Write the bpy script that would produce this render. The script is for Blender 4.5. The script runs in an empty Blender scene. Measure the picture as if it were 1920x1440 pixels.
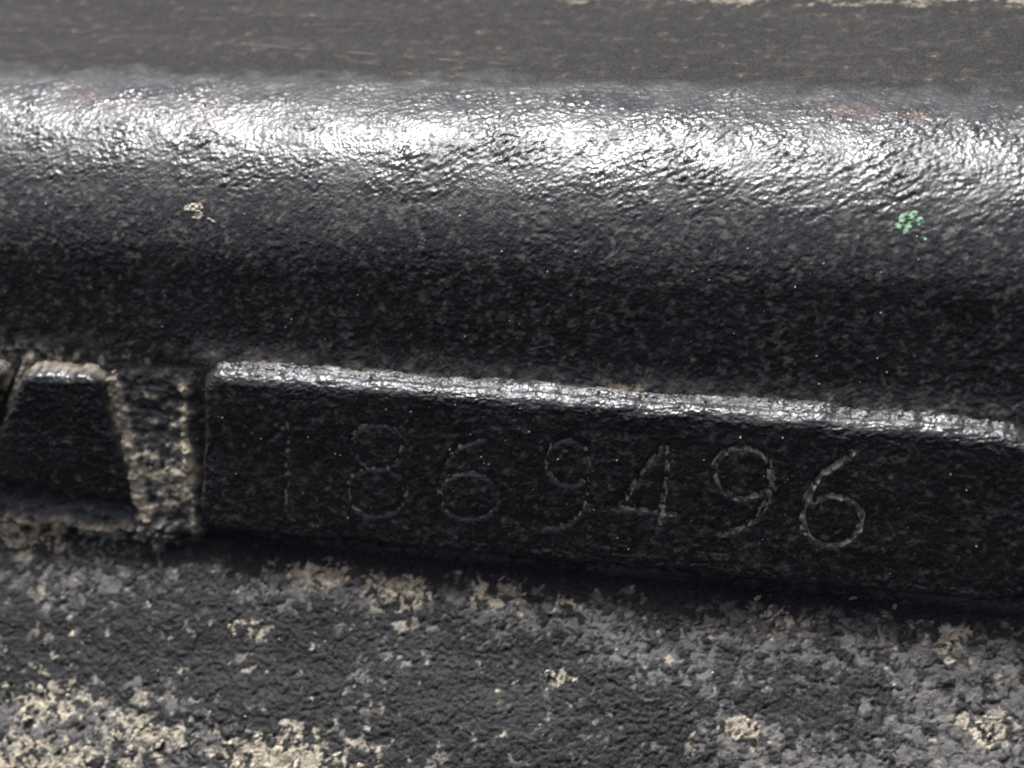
import bpy, math, random
import numpy as np
from mathutils import Matrix, Vector

# ------------------------------------------------------------------ camera, sky, sun
MM = 0.001                                   # everything below is laid out in millimetres
sc = bpy.context.scene
col = sc.collection
rad = math.radians

PITCH, YAW, ROLL, DIST = rad(20), rad(16), rad(-1.8), 80.0
cp = Vector((math.sin(YAW)*math.cos(PITCH), -math.cos(YAW)*math.cos(PITCH), math.sin(PITCH))) * DIST
fw = -cp.normalized()
rt = fw.cross(Vector((0, 0, 1))).normalized()
up = rt.cross(fw)
R_ = rt*math.cos(ROLL) + up*math.sin(ROLL)
U_ = -rt*math.sin(ROLL) + up*math.cos(ROLL)
cam_data = bpy.data.cameras.new('camera')
cam = bpy.data.objects.new('camera', cam_data); col.objects.link(cam)
m = Matrix((R_, U_, -fw)).transposed().to_4x4()
m.translation = cp*MM
cam.matrix_world = m
cam_data.lens = 64; cam_data.sensor_width = 36
cam_data.clip_start = 0.002; cam_data.clip_end = 10
cam_data.dof.use_dof = True
cam_data.dof.focus_distance = 0.0795
cam_data.dof.aperture_fstop = 50
sc.camera = cam
try: sc.cycles.filter_width = 1.9
except Exception: pass
sc.render.resolution_x, sc.render.resolution_y = 1024, 768

SUN_DIR = Vector((-0.25, 0.04, 1.0)).normalized()       # towards the sun, almost overhead
elev = math.asin(SUN_DIR.z); azim = math.atan2(SUN_DIR.x, SUN_DIR.y)
w = bpy.data.worlds.new('World'); sc.world = w; w.use_nodes = True
wn = w.node_tree.nodes; wl = w.node_tree.links
sky = wn.new('ShaderNodeTexSky'); sky.sky_type = 'NISHITA'; sky.sun_disc = False
sky.sun_elevation = elev; sky.sun_rotation = azim
sky.air_density = 0.55; sky.dust_density = 6.5; sky.ozone_density = 0.2
wl.new(sky.outputs[0], wn['Background'].inputs[0]); wn['Background'].inputs[1].default_value = 0.10
sd = bpy.data.lights.new('sun', 'SUN'); sd.energy = 4.2; sd.angle = rad(12); sd.color = (0.92, 0.945, 1.0)
so = bpy.data.objects.new('sun', sd); col.objects.link(so)
so.rotation_euler = (-SUN_DIR).to_track_quat('-Z', 'Y').to_euler()
sc.view_settings.view_transform = 'Standard'; sc.view_settings.look = 'None'
sc.view_settings.gamma = 1.0; sc.view_settings.exposure = 0.75
sc.view_settings.use_curve_mapping = False

# ------------------------------------------------------------------ noise
def _grad(seed):
    r = np.random.RandomState(seed); a = r.rand(256)*2*np.pi
    return r.permutation(256), np.cos(a), np.sin(a), r.rand(256)
_G = {}
def G(seed):
    if seed not in _G: _G[seed] = _grad(seed)
    return _G[seed]
def perlin(x, y, seed):
    p, gx, gy, _ = G(seed)
    xi = np.floor(x).astype(np.int64); yi = np.floor(y).astype(np.int64)
    xf = x-xi; yf = y-yi
    u = xf**3*(xf*(xf*6-15)+10); v = yf**3*(yf*(yf*6-15)+10)
    def c(dx, dy):
        h = p[(p[(xi+dx) & 255]+yi+dy) & 255]
        return gx[h]*(xf-dx)+gy[h]*(yf-dy)
    a = c(0, 0)*(1-u)+c(1, 0)*u; b = c(0, 1)*(1-u)+c(1, 1)*u
    return (a*(1-v)+b*v)*1.5
def fbm(x, y, seed, n=4):
    o = 0; a = 1.0
    for i in range(n): o = o+a*perlin(x*2**i, y*2**i, seed+i); a *= 0.5
    return o
def worley(x, y, seed):
    p, gx, gy, rv = G(seed)
    xi = np.floor(x).astype(np.int64); yi = np.floor(y).astype(np.int64)
    f1 = np.full(x.shape, 9.0); f2 = f1.copy(); idv = np.zeros(x.shape)
    for dx in (-1, 0, 1):
        for dy in (-1, 0, 1):
            h = p[(p[(xi+dx) & 255]+yi+dy) & 255]
            d = (xi+dx+rv[h]-x)**2+(yi+dy+rv[(h*7+13) & 255]-y)**2
            n = d < f1
            f2 = np.where(n, f1, np.minimum(f2, d)); idv = np.where(n, rv[(h*3+71) & 255], idv); f1 = np.where(n, d, f1)
    return np.sqrt(f1), np.sqrt(f2), idv
def facets(x, y, seed):
    # small flat tilted chips: every cell is a plane of its own slope
    p, gx, gy, rv = G(seed)
    xi = np.floor(x).astype(np.int64); yi = np.floor(y).astype(np.int64)
    f1 = np.full(x.shape, 9.0); hgt = np.zeros(x.shape)
    for dx in (-1, 0, 1):
        for dy in (-1, 0, 1):
            h = p[(p[(xi+dx) & 255]+yi+dy) & 255]
            ax = x-(xi+dx+rv[h]); ay = y-(yi+dy+rv[(h*7+13) & 255])
            d = ax*ax+ay*ay; n = d < f1
            k = .3+.7*rv[(h*5+29) & 255]
            hgt = np.where(n, (gx[h]*ax+gy[h]*ay)*k+.35*rv[(h*3+71) & 255], hgt); f1 = np.where(n, d, f1)
    return hgt
def ss(a, b, x):
    t = np.clip((x-a)/(b-a), 0, 1); return t*t*(3-2*t)
def blob(u, v, cu, cv, ru, rv=None):
    return np.exp(-((u-cu)/ru)**2-((v-cv)/(rv or ru))**2)

# ------------------------------------------------------------------ materials
def new_mat(name):
    mt = bpy.data.materials.new(name); mt.use_nodes = True
    return mt, mt.node_tree.nodes, mt.node_tree.links
def N(ns, t, **kw):
    n = ns.new(t)
    for k, v in kw.items(): setattr(n, k, v)
    return n
def mixc(ns, ls, fac, a, b):
    n = N(ns, 'ShaderNodeMix', data_type='RGBA')
    for sock, val in ((n.inputs[0], fac), (n.inputs[6], a), (n.inputs[7], b)):
        if isinstance(val, bpy.types.NodeSocket): ls.new(val, sock)
        elif isinstance(val, tuple): sock.default_value = (*val, 1)
        else: sock.default_value = val
    return n.outputs[2]
def noise(ns, ls, scale, detail=3, rough=0.6):
    tc = N(ns, 'ShaderNodeTexCoord'); n = N(ns, 'ShaderNodeTexNoise')
    n.inputs['Scale'].default_value = scale; n.inputs['Detail'].default_value = detail; n.inputs['Roughness'].default_value = rough
    ls.new(tc.outputs['Object'], n.inputs['Vector']); return n.outputs['Fac']
def ramp(ns, ls, src, a, b, lo=0.0, hi=1.0):
    n = N(ns, 'ShaderNodeMapRange'); ls.new(src, n.inputs[0])
    for i, v in enumerate((a, b, lo, hi)): n.inputs[i+1].default_value = v
    return n.outputs[0]

def paint_material():
    mt, ns, ls = new_mat('weathered_black_paint')
    b = ns['Principled BSDF']
    at = {k: N(ns, 'ShaderNodeAttribute', attribute_name=k).outputs['Fac'] for k in ('dust', 'film', 'rust', 'matte')}
    f1 = noise(ns, ls, 2500, 4); f2 = noise(ns, ls, 9000, 2); f3 = noise(ns, ls, 500, 3)
    black = mixc(ns, ls, ramp(ns, ls, f2, .38, .62), (.010, .010, .0098), (.031, .0305, .0296))
    grey = mixc(ns, ls, f1, (.085, .081, .075), (.195, .187, .174))
    tan = mixc(ns, ls, ramp(ns, ls, f1, .35, .65), (.26, .215, .15), (.64, .57, .42))
    rust = mixc(ns, ls, f2, (.10, .035, .022), (.34, .20, .12))
    c = mixc(ns, ls, at['film'], black, grey)
    c = mixc(ns, ls, at['dust'], c, tan)
    c = mixc(ns, ls, at['rust'], c, rust)
    ls.new(c, b.inputs['Base Color'])
    mx = N(ns, 'ShaderNodeMath', operation='MAXIMUM'); ls.new(at['dust'], mx.inputs[0]); ls.new(at['film'], mx.inputs[1])
    r1 = ramp(ns, ls, f3, .3, .7, .24, .46)
    rq = N(ns, 'ShaderNodeMix', data_type='FLOAT'); ls.new(at['matte'], rq.inputs[0]); ls.new(r1, rq.inputs[2]); rq.inputs[3].default_value = .72
    r0 = rq.outputs[0]
    rm = N(ns, 'ShaderNodeMix', data_type='FLOAT'); ls.new(mx.outputs[0], rm.inputs[0]); ls.new(r0, rm.inputs[2]); rm.inputs[3].default_value = .85
    ls.new(rm.outputs[0], b.inputs['Roughness'])
    mx2 = N(ns, 'ShaderNodeMath', operation='MAXIMUM'); ls.new(mx.outputs[0], mx2.inputs[0]); ls.new(at['matte'], mx2.inputs[1])
    sp = ramp(ns, ls, mx2.outputs[0], 0, 1, .66, .05); ls.new(sp, b.inputs['Specular IOR Level'])
    bp = N(ns, 'ShaderNodeBump'); bp.inputs['Strength'].default_value = .42; bp.inputs['Distance'].default_value = 4e-5
    vo = N(ns, 'ShaderNodeTexVoronoi'); vo.inputs['Scale'].default_value = 6500
    tc = N(ns, 'ShaderNodeTexCoord'); ls.new(tc.outputs['Object'], vo.inputs['Vector'])
    sm = N(ns, 'ShaderNodeMath', operation='ADD'); ls.new(f2, sm.inputs[0]); ls.new(vo.outputs['Distance'], sm.inputs[1])
    ls.new(sm.outputs[0], bp.inputs['Height']); ls.new(bp.outputs[0], b.inputs['Normal'])
    return mt
def grain_material(name, lo, hi, rough=.7, scale=3000, spec=.4):
    mt, ns, ls = new_mat(name); b = ns['Principled BSDF']
    f = noise(ns, ls, scale, 3)
    ls.new(mixc(ns, ls, ramp(ns, ls, f, .35, .65), lo, hi), b.inputs['Base Color'])
    b.inputs['Roughness'].default_value = rough; b.inputs['Specular IOR Level'].default_value = spec
    bp = N(ns, 'ShaderNodeBump'); bp.inputs['Strength'].default_value = .6; bp.inputs['Distance'].default_value = 2e-5
    ls.new(f, bp.inputs['Height']); ls.new(bp.outputs[0], b.inputs['Normal'])
    return mt
PAINT = paint_material()
STAMP = grain_material('dirt_in_stamping', (.07, .060, .050), (.40, .345, .28), .7, 2600)
TAN = grain_material('tan_grit', (.22, .185, .125), (.56, .50, .36), .75)
CREAM = grain_material('cream_grit', (.22, .19, .14), (.50, .46, .36), .75)
GREEN = grain_material('green_paint', (.04, .08, .045), (.26, .42, .26), .65, 3000)
SPECK = grain_material('pale_dust', (.22, .22, .22), (.55, .55, .54), .45, 900, .5)

# ------------------------------------------------------------------ mesh helpers
def mesh_obj(name, V, F, mat, parent=None, attrs=None, smooth=True):
    me = bpy.data.meshes.new(name)
    V = np.asarray(V, np.float32)*MM; F = np.asarray(F, np.int32)
    k = F.shape[1]
    me.vertices.add(len(V)); me.vertices.foreach_set('co', V.ravel())
    me.loops.add(F.size); me.loops.foreach_set('vertex_index', F.ravel())
    me.polygons.add(len(F)); me.polygons.foreach_set('loop_start', np.arange(0, F.size, k, dtype=np.int32))
    if smooth: me.polygons.foreach_set('use_smooth', np.ones(len(F), bool))
    for an, av in (attrs or {}).items():
        a = me.attributes.new(an, 'FLOAT', 'POINT'); a.data.foreach_set('value', np.asarray(av, np.float32).ravel())
    me.update(calc_edges=True); me.validate()
    me.materials.append(mat)
    o = bpy.data.objects.new(name, me); col.objects.link(o)
    if parent: o.parent = parent
    return o
def grid_faces(nr, nc, flip=False):
    i = np.arange(nr*nc).reshape(nr, nc)
    q = np.stack((i[:-1, :-1], i[:-1, 1:], i[1:, 1:], i[1:, :-1]), -1).reshape(-1, 4)
    return q[:, ::-1] if flip else q
def tag(o, label, cat, group=None):
    o['label'] = label; o['category'] = cat
    if group: o['group'] = group
    return o

# ------------------------------------------------------------------ the casting: one swept profile
YW = 1.1                                     # the recessed wall plane; the pad face is y = 0
def profile(step_fn):
    pts = []
    def seg(a, b, step):
        n = max(2, int(math.hypot(b[0]-a[0], b[1]-a[1])/step))
        for i in range(n):
            t = i/n; pts.append((a[0]+(b[0]-a[0])*t, a[1]+(b[1]-a[1])*t))
    def arc(cy, cz, r, a0, a1, step):
        n = max(2, int(abs(a1-a0)*r/step))
        for i in range(n):
            a = a0+(a1-a0)*i/n; pts.append((cy+r*math.cos(a), cz+r*math.sin(a)))
    fine, mid, coarse = step_fn
    b = rad(15); y0, z0 = YW+7-7*math.sin(b), 4.35+7*math.cos(b)
    def back(d): return (y0+d*math.cos(b), z0+d*math.sin(b))
    seg(back(20), back(13.5), coarse); seg(back(13.5), back(0), mid); mk = [len(pts)]
    arc(YW+7, 4.35, 7, math.pi/2+b, math.pi, fine); mk.append(len(pts))
    seg((YW, 4.35), (YW, -9.2), fine); mk.append(len(pts))
    a = rad(50); r = .8
    arc(YW-r, -9.2, r, 0, -(math.pi/2-a), fine)
    y, z = YW-r+r*math.cos(math.pi/2-a), -9.2-r*math.sin(math.pi/2-a)
    e = lambda d: (y-d*math.cos(a), z-d*math.sin(a))
    seg(e(0), e(13.5), fine); seg(e(13.5), e(19), coarse)
    P = np.array(pts); s = np.r_[0, np.cumsum(np.hypot(*np.diff(P, axis=0).T))]
    T = np.gradient(P, axis=0); T /= np.linalg.norm(T, axis=1)[:, None]
    Nn = np.stack((T[:, 1], -T[:, 0]), 1)          # outward (towards viewer / up)
    k = np.array([1, 4, 6, 4, 1.])/16
    Ns = np.stack([np.convolve(np.pad(Nn[:, i], 2, 'edge'), k, 'valid') for i in (0, 1)], 1)
    return P, s, Ns/np.linalg.norm(Ns, axis=1)[:, None], mk
P, S, NRM, MK = profile((0.066, 0.085, 0.25))
if NRM[len(NRM)//2, 0] > 0: NRM = -NRM

def body_point(x, s, off=0.0):
    i = int(np.clip(np.searchsorted(S, s), 0, len(S)-1))
    return Vector((x, P[i, 0]+NRM[i, 0]*off, P[i, 1]+NRM[i, 1]*off)), Vector((0, NRM[i, 0], NRM[i, 1]))

xs = np.r_[np.arange(-46, -33.5, .3), np.arange(-33.5, 25.5, .068), np.arange(25.5, 38, .3)]

TANP = [(-24.3, 42.2, 2.8, .9, 1.0), (-25.8, 43.4, 2.2, 1.0, 1.0), (-22.1, 42.6, 1.8, .6, .85), (-10.2, 44.2, 2.0, .7, .85), (-6.0, 44.7, 1.5, .9, .95),
        (-1.06, 44.3, 1.5, .8, .85), (2.2, 47.8, .6, .5, .85), (10.8, 49.2, 1.0, .5, .95), (11.6, 44.2, 1.2, .8, .6), (-22, 51.6, 2.4, 1.4, .62),
        (-17.5, 52.6, 2.6, 1.2, .65), (-9.5, 53.2, 3.4, 1.5, .8), (-13.2, 47.1, .8, .5, .7), (16.2, 43.0, 1.4, .4, .7), (21, 48.0, 1.1, .8, .7), (19.2, 44.3, 1.2, .9, .6),
        (-21.2, 54.5, 4, 1.5, .75), (2.4, 44.3, 1.0, .6, .6)]
GREYP = [(10.6, 45.2, 3.6, 1.6, .8), (19.8, 45.8, 3.2, 2.6, 1.0), (20, 49.6, 3.6, 3, 1.0), (8.3, 46.4, 1.8, 1.0, .8), (-22, 45.2, 4.5, 1.6, .65), (-9.5, 45.0, 4.5, 1.0, .75),
         (-1.7, 45.0, 4.5, 1.2, .85), (12.2, 49.8, 3.0, 1.2, .75), (-20, 52.8, 8, 2.0, .8), (15.2, 44.6, 3, 1.4, .8), (4.6, 45.6, 2.5, 1.3, .75), (15, 51, 5, 1.6, .7)]

def casting_fields(x, s):
    """relief (mm) and dirt masks on the casting; x along the rail, s down the profile"""
    rag = .9*fbm(x/2.2, s/1.6, 93, 4)
    top = 1-ss(16.8, 19.6, s+rag); base = ss(42.3, 43.0, s); rim = ss(16.3, 19.6, s+rag)*(1-ss(24.3, 27.5, s)); wall = ss(24.3, 27.5, s)*(1-base)
    wx = x+.25*perlin(x/1.3, s/1.3, 91); ws = s+.25*perlin(x/1.3, s/1.3, 92)
    ca, sa = math.cos(rad(32)), math.sin(rad(32))
    du, dv = x*ca-s*sa, x*sa+s*ca
    f1, f2, cid = worley(wx/.40, ws/.30, 3)
    lump = (1-np.clip(f1, 0, 1)**2)*(.5+.5*cid)
    strand = perlin(du/.75, dv/.24, 5)*ss(-.5, .4, perlin(x/6, s/4, 6)+.25*np.tanh((x-2)/8))
    fine = perlin(x/.17, s/.15, 8)
    fc = facets(wx/.25, ws/.19, 14); fc2 = facets(du/.34, dv/.15, 15)
    h = rim*(.030*lump+.044*strand+.010*fine+.056*fc+.030*fc2+.026*facets(x/.15, s/.13, 16)+.020*perlin(x/1.1, s/.8, 17))*np.clip(.85+.9*fbm(x/3, s/2, 9, 3), .35, 1.5)
    h = h+wall*(.022*lump+.030*fc+.012*fine+.014*perlin(x/.5, s/.4, 10))*(.8+.6*perlin(x/2.5, s/2, 12))
    h = h+top*(.004*perlin(x/.8, s/.35, 11)+.004*lump+.006*fc+.006*fine)
    h = h+.05*perlin(x/6, s/4, 13)
    # base: coarser sand-cast crust
    g1, g2, gid = worley(wx/.62+7, ws/.50+3, 21)
    crust = (1-np.clip(g1, 0, 1)**2)*(.25+.75*gid)
    bw = x+.30*perlin(x/.6, s/.6, 94)+.12*perlin(x/.2, s/.2, 96); bs = s+.30*perlin(x/.6, s/.6, 95)+.12*perlin(x/.2, s/.2, 97)
    k1, k2, kid = worley(bw/.58, bs/.46, 26); m1, m2, mid_ = worley(bw/.30+5, bs/.25+2, 27)
    bump1 = ss(.02, .35, k2-k1); bump2 = ss(.02, .35, m2-m1)
    h = h+base*(.085*bump1*(.2+.8*kid)+.06*bump2*mid_+.05*fbm(x/1.1, s/1.0, 22, 4)+.035*fc+.02*fine+.30*perlin(x/7, s/4.5, 31))
    # dirt
    _a, _b, sp1 = worley(wx/.24+3, ws/.20+9, 24); _a, _b, sp2 = worley(wx/.13, ws/.11, 25)
    n1 = fbm(x/.75, s/.6, 41, 4); n2 = fbm(x/.22, s/.2, 51, 2); n3 = perlin(x/4.2, s/2.6, 61)
    tn = np.zeros_like(x)
    for a, b, c, d, e in TANP: tn = np.maximum(tn, e*blob(x, s, a, b, c, d))
    pt = np.clip(tn*1.0+.30*n1+.15*n2-.12, 0, 1)
    dust = base*np.maximum(ss(.0, .25, m2-m1)*ss(-.05, .08, pt-mid_*.95-.04), .8*ss(0, .3, k2-k1)*ss(-.05, .06, pt*.8-kid))*(.40+.60*sp1)
    dust = np.maximum(dust, base*.6*ss(.75, 1.1, tn+.3*n1+.25*n2))
    gp = np.zeros_like(x)
    for a, b, c, d, e in GREYP: gp = np.maximum(gp, e*blob(x, s, a, b, c, d))
    pr = np.clip(.0+.85*gp+.16*n3+.14*n1, 0, 1)
    chip = np.maximum(ss(.03, .20, k2-k1)*ss(-.04, .04, pr-kid)*(.45+.55*gid), ss(.03, .22, m2-m1)*ss(-.04, .04, pr*.85-mid_)*(.25+.6*sp1))
    film = base*np.clip(chip*(.75+.6*sp2)+.03*sp1, 0, 1)
    # gap between raised letter and pad, and dirt lines around them
    gap = ss(-21.2, -20.5, x-.19*(s-34.5))*(1-ss(-16.2, -15.6, x))*ss(34.0, 35.2, s)*(1-ss(42.2, 43.6, s))
    film = np.maximum(film, gap*ss(-.6, .2, n1+.3)*(.35+.5*sp1)*(.55+.45*ss(35.5, 38.5, s)))
    dust = np.maximum(dust, gap*ss(.20, .65, n1*.7-.10+.26*ss(36, 39, s)+n2*.25+1.0*blob(x, s, -17.7, 39.5, 1.3, .5)+.9*blob(x, s, -16.4, 38, .28, 2.6)))
    h = h+gap*(.22+.50*ss(35.5, 42.2, s))*(1-ss(42.2, 44.0, s))+gap*.10*n1
    bank = ss(.35, .75, np.exp(-((x-(-20.0+.195*(s-34.9)))/.50)**2)*ss(34.6, 35.2, s)*(1-ss(41.6, 42.4, s))*1.1+.25*n1)
    bank2 = ss(.4, .8, np.exp(-((x-(-16.2-.05*(s-34.5)))/.26)**2)*ss(34.8, 35.4, s)*(1-ss(40.6, 41.4, s))*(.65+.5*perlin(x*0+.5, s/.8, 98))+.25*n1)
    bank3 = ss(.35, .75, np.exp(-((x-(-24.55-.55*(s-34.6)))/.30)**2)*ss(33.8, 34.4, s)*(1-ss(36.2, 37.6, s))*1.1+.25*n1)
    bank = np.maximum(bank, bank3)
    h = h+bank*.14*(.6+.8*sp1)+bank2*.12*(.5+sp1)
    dust = np.maximum(dust, np.maximum(bank*(.6+.4*sp1), bank2*(.5+.5*sp1)))
    right = ss(-16.2, -15.2, x)
    h = h+right*.20*ss(32.4, 34.3, s-.012*(x+3))*(1-ss(35.2, 36, s))
    mound = (1-ss(-18.2, -16.0, x))*np.exp(-((s-42.9)/.75)**2)*(.75+.4*n1)
    h = h+mound*.85
    dust = np.maximum(dust, ss(.25, .7, mound+.35*n1+.2*n2-.05)*(.45+.55*sp1))
    # dusty fillet where wall meets pad and letter tops
    led = np.exp(-((s-33.55-.012*(x+14))/.7)**2)*ss(-.45, .35, n1+.15*n3+.1)*(.35+.65*sp1)
    under = ss(-16.2, -15.4, x)*(1-ss(43.15, 43.75, s+.25*n1))*base  # overhang keeps dirt off here; the darker colour also deepens the pad's shadow
    film = film*(1-.95*under); dust = dust*(1-.95*under)
    film = np.maximum(film, led*.95*(x > -30)*(1-.9*blob(x, s, -18, 34, 2.6, 3)))
    dust = np.maximum(dust, np.exp(-((s-33.9)/.45)**2)*ss(.25, .7, n1*.6+n2*.2+.8*blob(x, s, -12, 33.8, 1.0, .6)+.7*blob(x, s, -7.2, 33.8, .6, .5)+.75*blob(x, s, 4.6, 33.7, .8, .5)+.6*blob(x, s, -24, 34, 2.2, .6)))
    wl = np.maximum(wall, ss(24.5, 26.5, s)*(1-base))
    _a, _b, sp3 = worley(du/.55, dv/.13, 28)
    film = np.maximum(film, wl*(.05+ss(.3, .9, n1*.8+n2*.35)*.25+1.0*ss(.82, .93, sp1)*sp2+.45*ss(.70, .95, sp2)*ss(-.2, .4, n1)+.6*ss(.93, .97, sp3)*sp1))
    # dusty top face, tan edge dirt far back
    film = np.maximum(film, top*(.01+.07*perlin(x/9, s/2.2, 74)+.03*n1+.04*perlin(x/4, s/.6, 71)+.03*(sp1-.5)))
    dust = np.maximum(dust, top*ss(.35, .8, .95*np.exp(-((s-8.0)/1.0)**2)*ss(-7, 0, x)*(.55+.6*perlin(x/2.2, s/1.0, 72))+.35*n1+.25*n2-.05)*.35)
    dust = np.maximum(dust, top*(.012+.03*ss(.2, .7, n1+.3*n2)))
    sl = np.exp(-((s-(14.0+.115*(x+18.6)+.05*perlin(x/3, x*0, 99)))/.05)**2)*ss(-20, -16, x)*(1-ss(-4, -2, x))*ss(-.3, .3, perlin(x/.8, x*0+.4, 99))
    film = np.maximum(film, sl*.7)
    film = np.maximum(film, rim*(.5*ss(.84, .96, sp1)*ss(-.2, .4, n1)+.10*ss(.1, .7, fbm(x/2.4, s/1.2, 73, 3))))
    rust = np.zeros_like(x)
    for a, b, c, d in ((-22.6, 20.4, 1.0, .9), (-15.8, 21.6, 1.1, .8), (13.7, 19.9, 1.8, .7), (16.5, 20.2, 1.2, .6), (-20.2, 20.9, .8, .7)):
        rust = np.maximum(rust, blob(x, s, a, b, c, d))
    rust = ss(.35, .9, rust*.8+.4*n2+.25*n1)*(.2+.6*sp1)*.5
    z = np.clip
    return h, dict(dust=z(dust, 0, 1), film=z(film, 0, 1), rust=z(rust, 0, 1), matte=z(.8*base+.95*top, 0, 1))

housing = bpy.data.objects.new('cast_housing', None); col.objects.link(housing)
housing.empty_display_size = .01
tag(housing, 'black painted rough metal casting with rounded rim, stamped number pad and dusty base', 'casting')

XX, SS_ = np.meshgrid(xs, S)
hh, AT = casting_fields(XX, SS_)
BV = np.stack((XX, P[:, 0][:, None]+NRM[:, 0][:, None]*hh, P[:, 1][:, None]+NRM[:, 1][:, None]*hh), -1)
cuts = [0]+MK+[len(S)-1]
for nm, r0, r1 in zip(('top_face', 'rounded_rim', 'side_wall', 'base_flange'), cuts[:-1], cuts[1:]):
    sl = slice(r0, r1+1)
    V = BV[sl].reshape(-1, 3)
    mesh_obj(nm, V, grid_faces(r1-r0+1, len(xs), True), PAINT, housing, {k: v[sl] for k, v in AT.items()})
del BV, XX, SS_

# ------------------------------------------------------------------ stamped digits: stroke centre lines on the pad (x, z)
DIG = [
 ('stamped 1 with small serif', [[(-11.62, -3.47), (-10.76, -2.56)], [(-10.75, -2.43), (-10.98, -4.7), (-11.23, -6.94)]], .8),
 ('faint stamped 8', [[(-6.98, -4.56), (-7.52, -4.02), (-7.73, -3.33), (-7.33, -2.67), (-6.67, -2.39), (-5.71, -2.47), (-5.26, -3.19), (-5.54, -4.12), (-6.33, -4.51), (-6.98, -4.56)],
            [(-6.98, -4.56), (-7.9, -5.11), (-8.06, -5.93), (-7.69, -6.7), (-6.79, -6.94), (-5.8, -6.59), (-5.24, -5.76), (-5.4, -4.93), (-6.07, -4.48)]], .52),
 ('faint stamped 6', [[(-1.37, -2.65), (-2.07, -2.94), (-2.71, -3.3), (-3.3, -4.13), (-3.57, -5.01), (-3.51, -5.93), (-3.1, -6.5), (-2.22, -6.61), (-1.4, -6.38), (-0.92, -5.7), (-0.92, -4.97), (-1.38, -4.49), (-2.13, -4.37), (-2.89, -4.56), (-3.42, -5.0)]], .42),
 ('faint stamped 9', [[(3.2, -4.3), (2.5, -4.6), (1.75, -4.3), (1.45, -3.6), (1.7, -2.8), (2.4, -2.4), (3.1, -2.6), (3.42, -3.3), (3.42, -4.2), (3.25, -5.2), (2.8, -6.1), (2.0, -6.65), (1.3, -6.75)]], .42),
 ('stamped 4', [[(6.66, -2.46), (5.71, -3.9), (4.78, -5.46)], [(4.78, -5.48), (6.06, -5.52), (7.32, -5.62)], [(6.92, -2.39), (6.89, -3.75), (6.7, -5.08), (6.58, -6.3)]], 1.1),
 ('stamped 9 with clear tail', [[(11.32, -4.07), (10.22, -4.6), (9.41, -4.26), (9.0, -3.62), (9.14, -2.76), (10.1, -2.19), (11.11, -2.45), (11.45, -3.32), (11.35, -4.42), (10.79, -5.45), (9.94, -6.14), (9.17, -6.34)]], 1.25),
 ('clearest stamped 6 with full round bowl', [[(14.91, -2.0), (14.22, -2.67), (13.58, -3.19), (13.11, -4.07), (12.86, -4.99), (12.92, -5.74), (13.41, -6.25), (14.24, -6.42), (14.98, -6.0), (15.33, -5.24), (15.22, -4.58), (14.58, -4.14), (13.77, -4.16), (13.16, -4.54)]], 1.45),
]
def smooth_path(pts, step=.07):
    if len(pts) == 2: pts = [pts[0], ((pts[0][0]+pts[1][0])/2, (pts[0][1]+pts[1][1])/2), pts[1]]
    p = np.array([pts[0]]+list(pts)+[pts[-1]], float); out = []
    for i in range(1, len(p)-2):
        n = max(2, int(np.hypot(*(p[i+1]-p[i]))/step))
        for k in range(n):
            t = k/n
            out.append(.5*(2*p[i]+(p[i+1]-p[i-1])*t+(2*p[i-1]-5*p[i]+4*p[i+1]-p[i+2])*t*t+(3*p[i]-p[i-1]-3*p[i+1]+p[i+2])*t**3))
    out.append(p[-1]); return np.array(out)
PATHS = [[smooth_path(st) for st in d[1]] for d in DIG]

DEEP = .09
def digit_depth(x, z):
    g = np.zeros_like(x)
    for (lab, st, k), paths in zip(DIG, PATHS):
        for pa in paths:
            lo = pa.min(0)-.7; hi = pa.max(0)+.7
            m_ = (x > lo[0]) & (x < hi[0]) & (z > lo[1]) & (z < hi[1])
            xm, zm = x[m_], z[m_]
            d = np.full(xm.shape, 9.0)
            for q in pa: d = np.minimum(d, (xm-q[0])**2+(zm-q[1])**2)
            d = np.sqrt(d)
            gm = np.exp(-(d/.12)**2)
            g[m_] = np.where(np.abs(gm) > np.abs(g[m_]), gm, g[m_])*1.0
    return g

def pad_grain(x, z):
    f1, f2, cid = worley(x/.36+31, z/.32+17, 33)
    n = .032*facets(x/.27, z/.24, 44)+.026*(1-np.clip(f1, 0, 1)**2)*(.4+.6*cid)+.014*perlin(x/.16, z/.15, 34)+.018*perlin(x/.9, z/.35, 35)
    return n*(.75+.5*perlin(x/3, z/2, 36))+.06*perlin(x/5, z/3, 37)

def edge_height(d, H, r, fil):
    t = np.clip(-d, 0, r)
    ins = H-(r-np.sqrt(np.maximum(r*r-(r-t)**2, 0)))
    out = (H-r+.25)*np.exp(-(np.clip(d, 0, 9)/fil)**1.25)-.25
    return np.where(d < 0, ins, out)

def rrect(x, z, x0, x1, z0, z1, r, lean=0.0):
    x = x-lean*(z-z0)*np.clip((x1-x)/(x1-x0), 0, 1)
    qx = np.abs(x-(x0+x1)/2)-(x1-x0)/2+r; qz = np.abs(z-(z0+z1)/2)-(z1-z0)/2+r
    return np.hypot(np.maximum(qx, 0), np.maximum(qz, 0))+np.minimum(np.maximum(qx, qz), 0)-r

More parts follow.
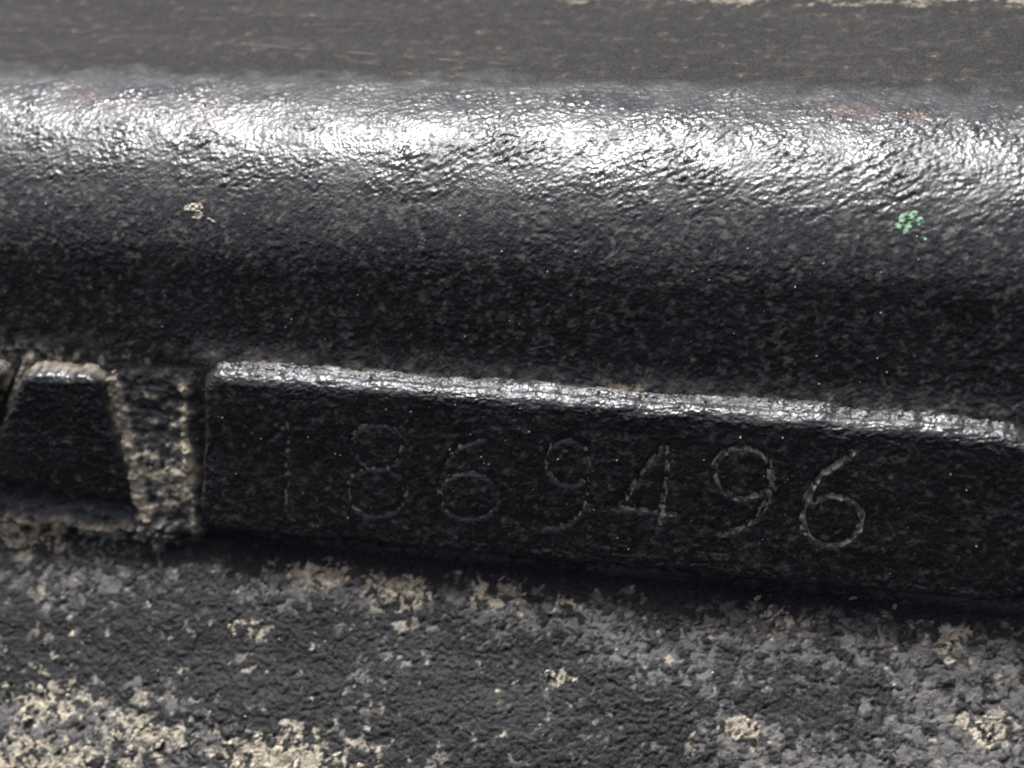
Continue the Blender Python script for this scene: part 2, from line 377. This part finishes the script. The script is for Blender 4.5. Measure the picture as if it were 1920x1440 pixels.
# serial pad
px = np.r_[np.arange(-17.6, -16.6, .06), np.arange(-16.6, -14.6, .028), np.arange(-14.6, 25.5, .06)]
pz = np.r_[np.arange(-9.9, -8.7, .06), np.arange(-8.7, -7.8, .035), np.arange(-7.8, -1.7, .06), np.arange(-1.7, .55, .024), np.arange(.55, 1.0, .06)]
PX, PZ = np.meshgrid(px, pz)
dpad = rrect(PX, PZ+.0115*PX*ss(-6, -1, PZ), -15.6, 23.6, -8.35, -.50, 1.0+1.9*ss(12, 20, PX), .10)+.10*perlin(PX/1.6, PZ/1.6, 38)+.05*perlin(PX/.5, PZ/.5, 39)
fil = .22+.16*ss(-2.0, 0.2, PZ)
GR = digit_depth(PX, PZ)
edge_gain = 1+.7*ss(-1.2, -.3, dpad)
RE = .22+.38*ss(-5, -2.5, PZ)
H0 = edge_height(dpad, YW, RE, fil)
ARC = PZ+np.where(PZ > -4, 1, -1)*(YW-H0)
gz_, gx_ = np.gradient(H0, pz, px)
nl = np.sqrt(1+gz_**2+gx_**2)
PGR = pad_grain(PX-(YW-H0)*(PX < -14), ARC)*edge_gain-DEEP*GR
n1 = fbm(PX/.7, ARC/.5, 141, 4); n2 = fbm(PX/.2, ARC/.2, 151, 2)
topside = ss(-.9, -.2, PZ)*ss(.10, .4, dpad)
side_l = ss(-14.6, -15.9, PX)*ss(-.05, .3, dpad)
pd = np.clip(np.maximum(topside*.8*ss(.40, .85, .1+.55*n1+.2*n2+.8*blob(PX, PZ, -12, .2, 1.3, .8)+.7*blob(PX, PZ, -7.2, .2, .9, .8)+.8*blob(PX, PZ, 4.6, .2, 1.0, .8)),
                        side_l*ss(-.1, .5, .3+.6*n1+.2*n2)*.9), 0, 1)
_a, _b, q1 = worley(PX/.22+3, ARC/.2+9, 124); _a, _b, q2 = worley(PX/.13, ARC/.12, 125)
pf = np.clip(topside*ss(-.4, .4, n1+.1)*.55+(.03+.7*ss(.87, .95, q1)*q2)*ss(-.2, -.8, dpad)+.35*ss(.75, .95, q2)*ss(-.1, .4, n1)+ss(.45, .95, .8*n1+.4*n2)*.30+.10*ss(.1, .5, n1), 0, 1)
for x0_, x1_, zc_, cv in ((18.0, 21.6, -2.75, .0), (19.3, 20.9, -3.95, .25), (17.2, 19.4, -5.9, -.1), (8.0, 9.6, -7.35, .05)):
    tt = (PX-(x0_+x1_)/2)/((x1_-x0_)/2)
    pf = np.maximum(pf, .75*np.exp(-((PZ-zc_-cv*tt**2-.03*perlin(PX/.5, PZ*0, 160))/.045)**2)*(np.abs(tt) < 1)*ss(-.3, .3, perlin(PX/.4, PZ*0+.3, 161)))
bottomdirt = ss(-8.0, -8.6, PZ)*ss(0, .3, dpad)
pf = np.maximum(pf, bottomdirt*.3*ss(-.2, .5, n1))
PV = np.stack((PX-gx_/nl*PGR, YW-H0-PGR/nl, PZ-gz_/nl*PGR), -1).reshape(-1, 3)
pad = mesh_obj('serial_pad', PV, grid_faces(len(pz), len(px)), PAINT, housing, {'dust': pd, 'film': pf, 'rust': np.zeros_like(pd), 'matte': np.zeros_like(pd)})
pad['label'] = 'long raised black pad stamped 1869496'

def pad_surface_y(x, z, g):
    return -(pad_grain(x, z)-DEEP*g)
for k, ((lab, st, strength), paths) in enumerate(zip(DIG, PATHS)):
    Vs, Fs = [], []; base_i = 0
    for pa in paths:
        T = np.gradient(pa, axis=0); T /= np.maximum(np.linalg.norm(T, axis=1), 1e-6)[:, None]
        Nn = np.stack((-T[:, 1], T[:, 0]), 1); nw = 7
        arc_l = np.r_[0, np.cumsum(np.hypot(*np.diff(pa, axis=0).T))]
        offs = np.linspace(-1, 1, nw)
        wv = (.085+.04*strength)*(.85+.6*perlin(arc_l/.45+k*9, arc_l*0+.37, 77))
        wv = np.minimum(wv, .04+.5*np.minimum(arc_l, arc_l[-1]-arc_l)+.06)
        Xp = pa[:, 0][:, None]+Nn[:, 0][:, None]*offs*wv[:, None]
        Zp = pa[:, 1][:, None]+Nn[:, 1][:, None]*offs*wv[:, None]
        g = np.exp(-((offs*wv[:, None])/.12)**2)
        y = pad_surface_y(Xp, Zp, g)
        fill = -.004+.05*(strength-.55)+.08*fbm(Xp/.22+k*5, Zp/.30, 81, 3)-.02*np.abs(offs)
        y = y-fill
        Vs.append(np.stack((Xp, y, Zp), -1).reshape(-1, 3)); Fs.append(grid_faces(len(pa), nw)+base_i); base_i += len(pa)*nw
    o = mesh_obj('stamped_digit', np.concatenate(Vs), np.concatenate(Fs), STAMP, pad)
    o['label'] = lab

# ------------------------------------------------------------------ raised letters at the left
def poly_sdf(x, z, poly, r):
    c = np.mean(poly, axis=0); d = np.full(x.shape, -9.0); n = len(poly)
    for i in range(n):
        a, b = np.array(poly[i]), np.array(poly[(i+1) % n]); e = b-a; nn = np.array((e[1], -e[0]))/np.hypot(*e)
        if np.dot(nn, c-a) > 0: nn = -nn
        di = (x-a[0])*nn[0]+(z-a[1])*nn[1]+r
        d = np.where((d > 0) & (di > 0), np.hypot(d, di), np.maximum(d, di))
    return d-r
def raised_letter(poly, lab, seed):
    poly = np.array(poly); lo = poly.min(0)-1.5; hi = poly.max(0)+1.5
    gx = np.arange(lo[0], hi[0], .04); gz = np.arange(lo[1], hi[1], .04)
    X, Z = np.meshgrid(gx, gz)
    d = poly_sdf(X, Z, poly, .45)+.10*perlin(X/1.2, Z/1.2, seed)+.06*perlin(X/.4, Z/.4, seed+1)
    h0 = edge_height(d, YW, .38, .20)
    h = h0+pad_grain(X+50+(YW-h0)*np.sign(X-poly[:, 0].mean()), Z+seed+(YW-h0))*1.15
    a1 = fbm(X/.6, Z/.5, seed+3, 4); a2 = fbm(X/.2, Z/.2, seed+8, 2)
    dust = ss(-.02, .16, d)*ss(-.3, .5, a1+.3*a2+.30)*(1-.6*ss(-2.0, -1.2, Z)*ss(-.2, .4, a1))
    blot = .7*blob(X, Z, -22.3, -4.6, .5, .5)
    film = np.clip(ss(.3, .9, .8*a1+.35*a2+blot)*.5+.10*ss(-24, -26, X), 0, 1)
    o = mesh_obj('raised_letter', np.stack((X, YW-h, Z), -1).reshape(-1, 3), grid_faces(len(gz), len(gx)), PAINT, housing,
                 {'dust': np.clip(dust, 0, 1), 'film': film, 'rust': dust*ss(.2, .6, a2)*.25, 'matte': np.zeros_like(d)})
    o['label'] = lab
raised_letter([(-24.3, -1.15), (-20.45, -1.1), (-19.25, -7.4), (-27.4, -6.8)], 'raised black letter with slanted sides outlined in tan dirt', 201)
raised_letter([(-29.4, -1.1), (-25.45, -1.2), (-28.5, -6.7), (-31.5, -6.7)], 'raised black letter cut off by the left picture edge', 231)

# ------------------------------------------------------------------ loose things: crumbs, flecks, grit
def grain_mesh(name, seed, mat, sq=(1, 1, 1), sub=2):
    import bmesh
    bm = bmesh.new(); bmesh.ops.create_icosphere(bm, subdivisions=sub, radius=1.0)
    r = random.Random(seed)
    planes = [(Vector((r.gauss(0, 1), r.gauss(0, 1), r.gauss(0, 1))).normalized(), r.uniform(.45, .85)) for _ in range(9)]
    for v in bm.verts:
        for n, dd in planes:
            e = v.co.dot(n)-dd
            if e > 0: v.co -= n*e*.9
        v.co = Vector((v.co.x*sq[0], v.co.y*sq[1], v.co.z*sq[2]))*MM
    me = bpy.data.meshes.new(name); bm.to_mesh(me); bm.free(); me.materials.append(mat)
    return me
def place(name, me, pos, nrm, size, rot, label, cat, group=None, parent=None):
    o = bpy.data.objects.new(name, me); col.objects.link(o)
    q = Vector(nrm).to_track_quat('Z', 'Y')
    o.matrix_world = Matrix.Translation(Vector(pos)*MM) @ q.to_matrix().to_4x4() @ Matrix.Rotation(rot, 4, 'Z') @ Matrix.Diagonal((size[0], size[1], size[2], 1))
    return tag(o, label, cat, group)
rng = random.Random(11)
tan_m = [grain_mesh('tan_grain', 300+i, TAN, (1, .8, .7), 1) for i in range(4)]
cream_m = [grain_mesh('cream_grain', 320+i, CREAM, (1, .75, .7), 1) for i in range(3)]
def scatter(n, fx_, meshes, lo, hi, label, group):
    for _ in range(n):
        pos, nr = fx_(); k = rng.uniform(lo, hi)
        place('grit_grain', rng.choice(meshes), pos, nr, (k*rng.uniform(.8, 1.3), k*rng.uniform(.7, 1.1), k*rng.uniform(.6, 1)), rng.uniform(0, 6.28), label, 'grit', group)
def on_body(x, s, rx, rs, off=.05):
    def f(): return body_point(rng.gauss(x, rx), rng.gauss(s, rs), off)
    return f
# column of pale grains down the left edge of the pad
def pad_edge():
    s = rng.uniform(34.8, 40.6); return body_point(-16.25-.05*(s-34.5)+rng.gauss(0, .12), s, rng.uniform(.0, .3))
scatter(16, pad_edge, tan_m+cream_m, .13, .28, 'pale tan grit grain lodged along the left end of the stamped pad', 'grit along the pad end')
def letter_edge():
    s = rng.uniform(34.4, 41.3); return body_point(-20.3+(s-34.9)*.195+rng.gauss(.28, .13), s, rng.uniform(.0, .25))
scatter(34, letter_edge, tan_m, .10, .22, 'tan grit grain packed along the right side of the raised letter', 'grit beside the raised letter')
scatter(10, on_body(-17.7, 39.6, .6, .3, .5), tan_m+cream_m, .10, .22, 'tan grit grain in the gap between letter and stamped pad', 'grit in the gap')
def under_letter(): return body_point(rng.uniform(-28, -19.5), rng.gauss(42.9, .45), .10)
scatter(40, under_letter, tan_m+cream_m, .10, .26, 'tan grit grain on the dusty ledge below the raised letter', 'grit below the raised letter')
def ledge_top():
    return Vector((rng.choice((rng.gauss(-11.8, .8), rng.gauss(-7, .8), rng.gauss(4.5, 1.0), rng.uniform(-13, 18))), rng.uniform(.60, .80), rng.gauss(-.30, .05))), Vector((0, -.4, .9))
scatter(20, ledge_top, tan_m, .07, .13, 'small tan grit grain in the crease above the stamped pad', 'grit above the pad')
def base_tan():
    a, b, c, d, e = rng.choice(TANP[3:9]+TANP[12:16]); return body_point(rng.gauss(a, c*.5), rng.gauss(b, d*.5), .10)
scatter(30, base_tan, tan_m+cream_m, .09, .22, 'pale grit grain stuck on the crusted base below the stamped pad', 'grit on the base')
def front_tan():
    a, b, c, d, e = rng.choice(TANP[9:12]); return body_point(rng.gauss(a, c*.6), rng.gauss(b, d*.5), .10)
scatter(24, front_tan, tan_m, .10, .26, 'tan grit grain in the dusty patch at the lower left corner', 'grit in the lower left patch')

def fleck(name, mat, x, s0, lobes, thick, label, cat, seed):
    """ragged flake lying on the wall: grid cells whose noisy outline test passes, with a skirt into the paint"""
    st = .045; gx = np.arange(-1.2, 1.2, st); gs = np.arange(-1.2, 1.2, st)
    X, Q = np.meshgrid(gx, gs)
    f = np.zeros_like(X)
    for dx, ds, rx, rs, rot, w_ in lobes:
        c, sn = math.cos(rot), math.sin(rot); a = (X-dx)*c+(Q-ds)*sn; b = -(X-dx)*sn+(Q-ds)*c
        f = np.maximum(f, w_*np.exp(-(a/rx)**2-(b/rs)**2))
    f = f+.09*fbm(X/.3+seed, Q/.3, 400+seed, 3)
    hb, _ = casting_fields(X+x, Q+s0)
    up_ = hb+np.clip((f-.42)*4, -1, 1)*thick+thick*.35*facets(X/.22+seed, Q/.2, 410+seed)*(f > .4)
    ii = np.clip(np.searchsorted(S, (Q+s0).ravel()), 0, len(S)-1)
    V = np.stack(((X+x).ravel(), P[ii, 0]+NRM[ii, 0]*up_.ravel(), P[ii, 1]+NRM[ii, 1]*up_.ravel()), -1)
    F = grid_faces(len(gs), len(gx), True)
    keep = f.ravel()[F].max(1) > .34
    F = F[keep]; used = np.unique(F); rm = -np.ones(len(V), int); rm[used] = np.arange(len(used))
    o = mesh_obj(name, V[used], rm[F], mat, smooth=False); tag(o, label, cat)
fleck('tan_crumb', CREAM, -15.25, 26.6, [(-.12, -.12, .40, .20, -.25, 1), (.30, -.2, .10, .24, -.6, .9), (.22, .12, .24, .13, .2, 1), (.30, .34, .26, .11, -.5, 1), (.02, .32, .12, .12, 0, .8), (.85, .4, .3, .08, .4, .8)], .03,
      'small broken tan crumb stuck on the dark wall under the rim', 'crumb', 1)
fleck('green_fleck', GREEN, 16.55, 25.8, [(.0, -.1, .36, .30, -.6, 1), (-.38, .26, .26, .16, -.4, .9), (.05, .3, .14, .28, .4, 1), (.3, -.3, .2, .16, 0, .8), (.55, 0, .16, .28, -.2, .85), (.7, .7, .28, .16, 0, .62)], .025,
      'small bright green paint fleck on the wall under the rim', 'paint fleck', 2)

# tiny pale dust specks, too many to count
def specks(n):
    Vs, Fs = [], []; r = np.random.RandomState(5)
    octv = np.array([(1, 0, 0), (-1, 0, 0), (0, 1, 0), (0, -1, 0), (0, 0, 1), (0, 0, -1)], float)
    octf = np.array([(0, 2, 4), (2, 1, 4), (1, 3, 4), (3, 0, 4), (2, 0, 5), (1, 2, 5), (3, 1, 5), (0, 3, 5)])
    for i in range(n):
        u = r.rand()
        if u < .45:
            p_, _n = body_point(r.uniform(-30, 24), r.uniform(24.5, 33.6), .05)
        elif u < .80:
            p_ = Vector((r.uniform(-15, 23), -.045, r.uniform(-8, -1)))
        elif u < .93:
            p_, _n = body_point(r.uniform(-28, 24), r.uniform(44, 57), .22)
        else:
            p_ = Vector((r.uniform(-26, -19.5), .20, r.uniform(-7, -1.6)))
        k = .014+.055*r.rand()**3
        M_ = np.linalg.qr(r.randn(3, 3))[0]
        Vs.append((octv*k*(.6+.8*r.rand(6, 1)))@M_+np.array(p_)); Fs.append(octf+6*i)
    o = mesh_obj('dust_specks', np.concatenate(Vs), np.concatenate(Fs), SPECK, smooth=False)
    o['kind'] = 'stuff'; o['label'] = 'tiny pale dust specks scattered over the black paint'; o['category'] = 'dust'
specks(380)
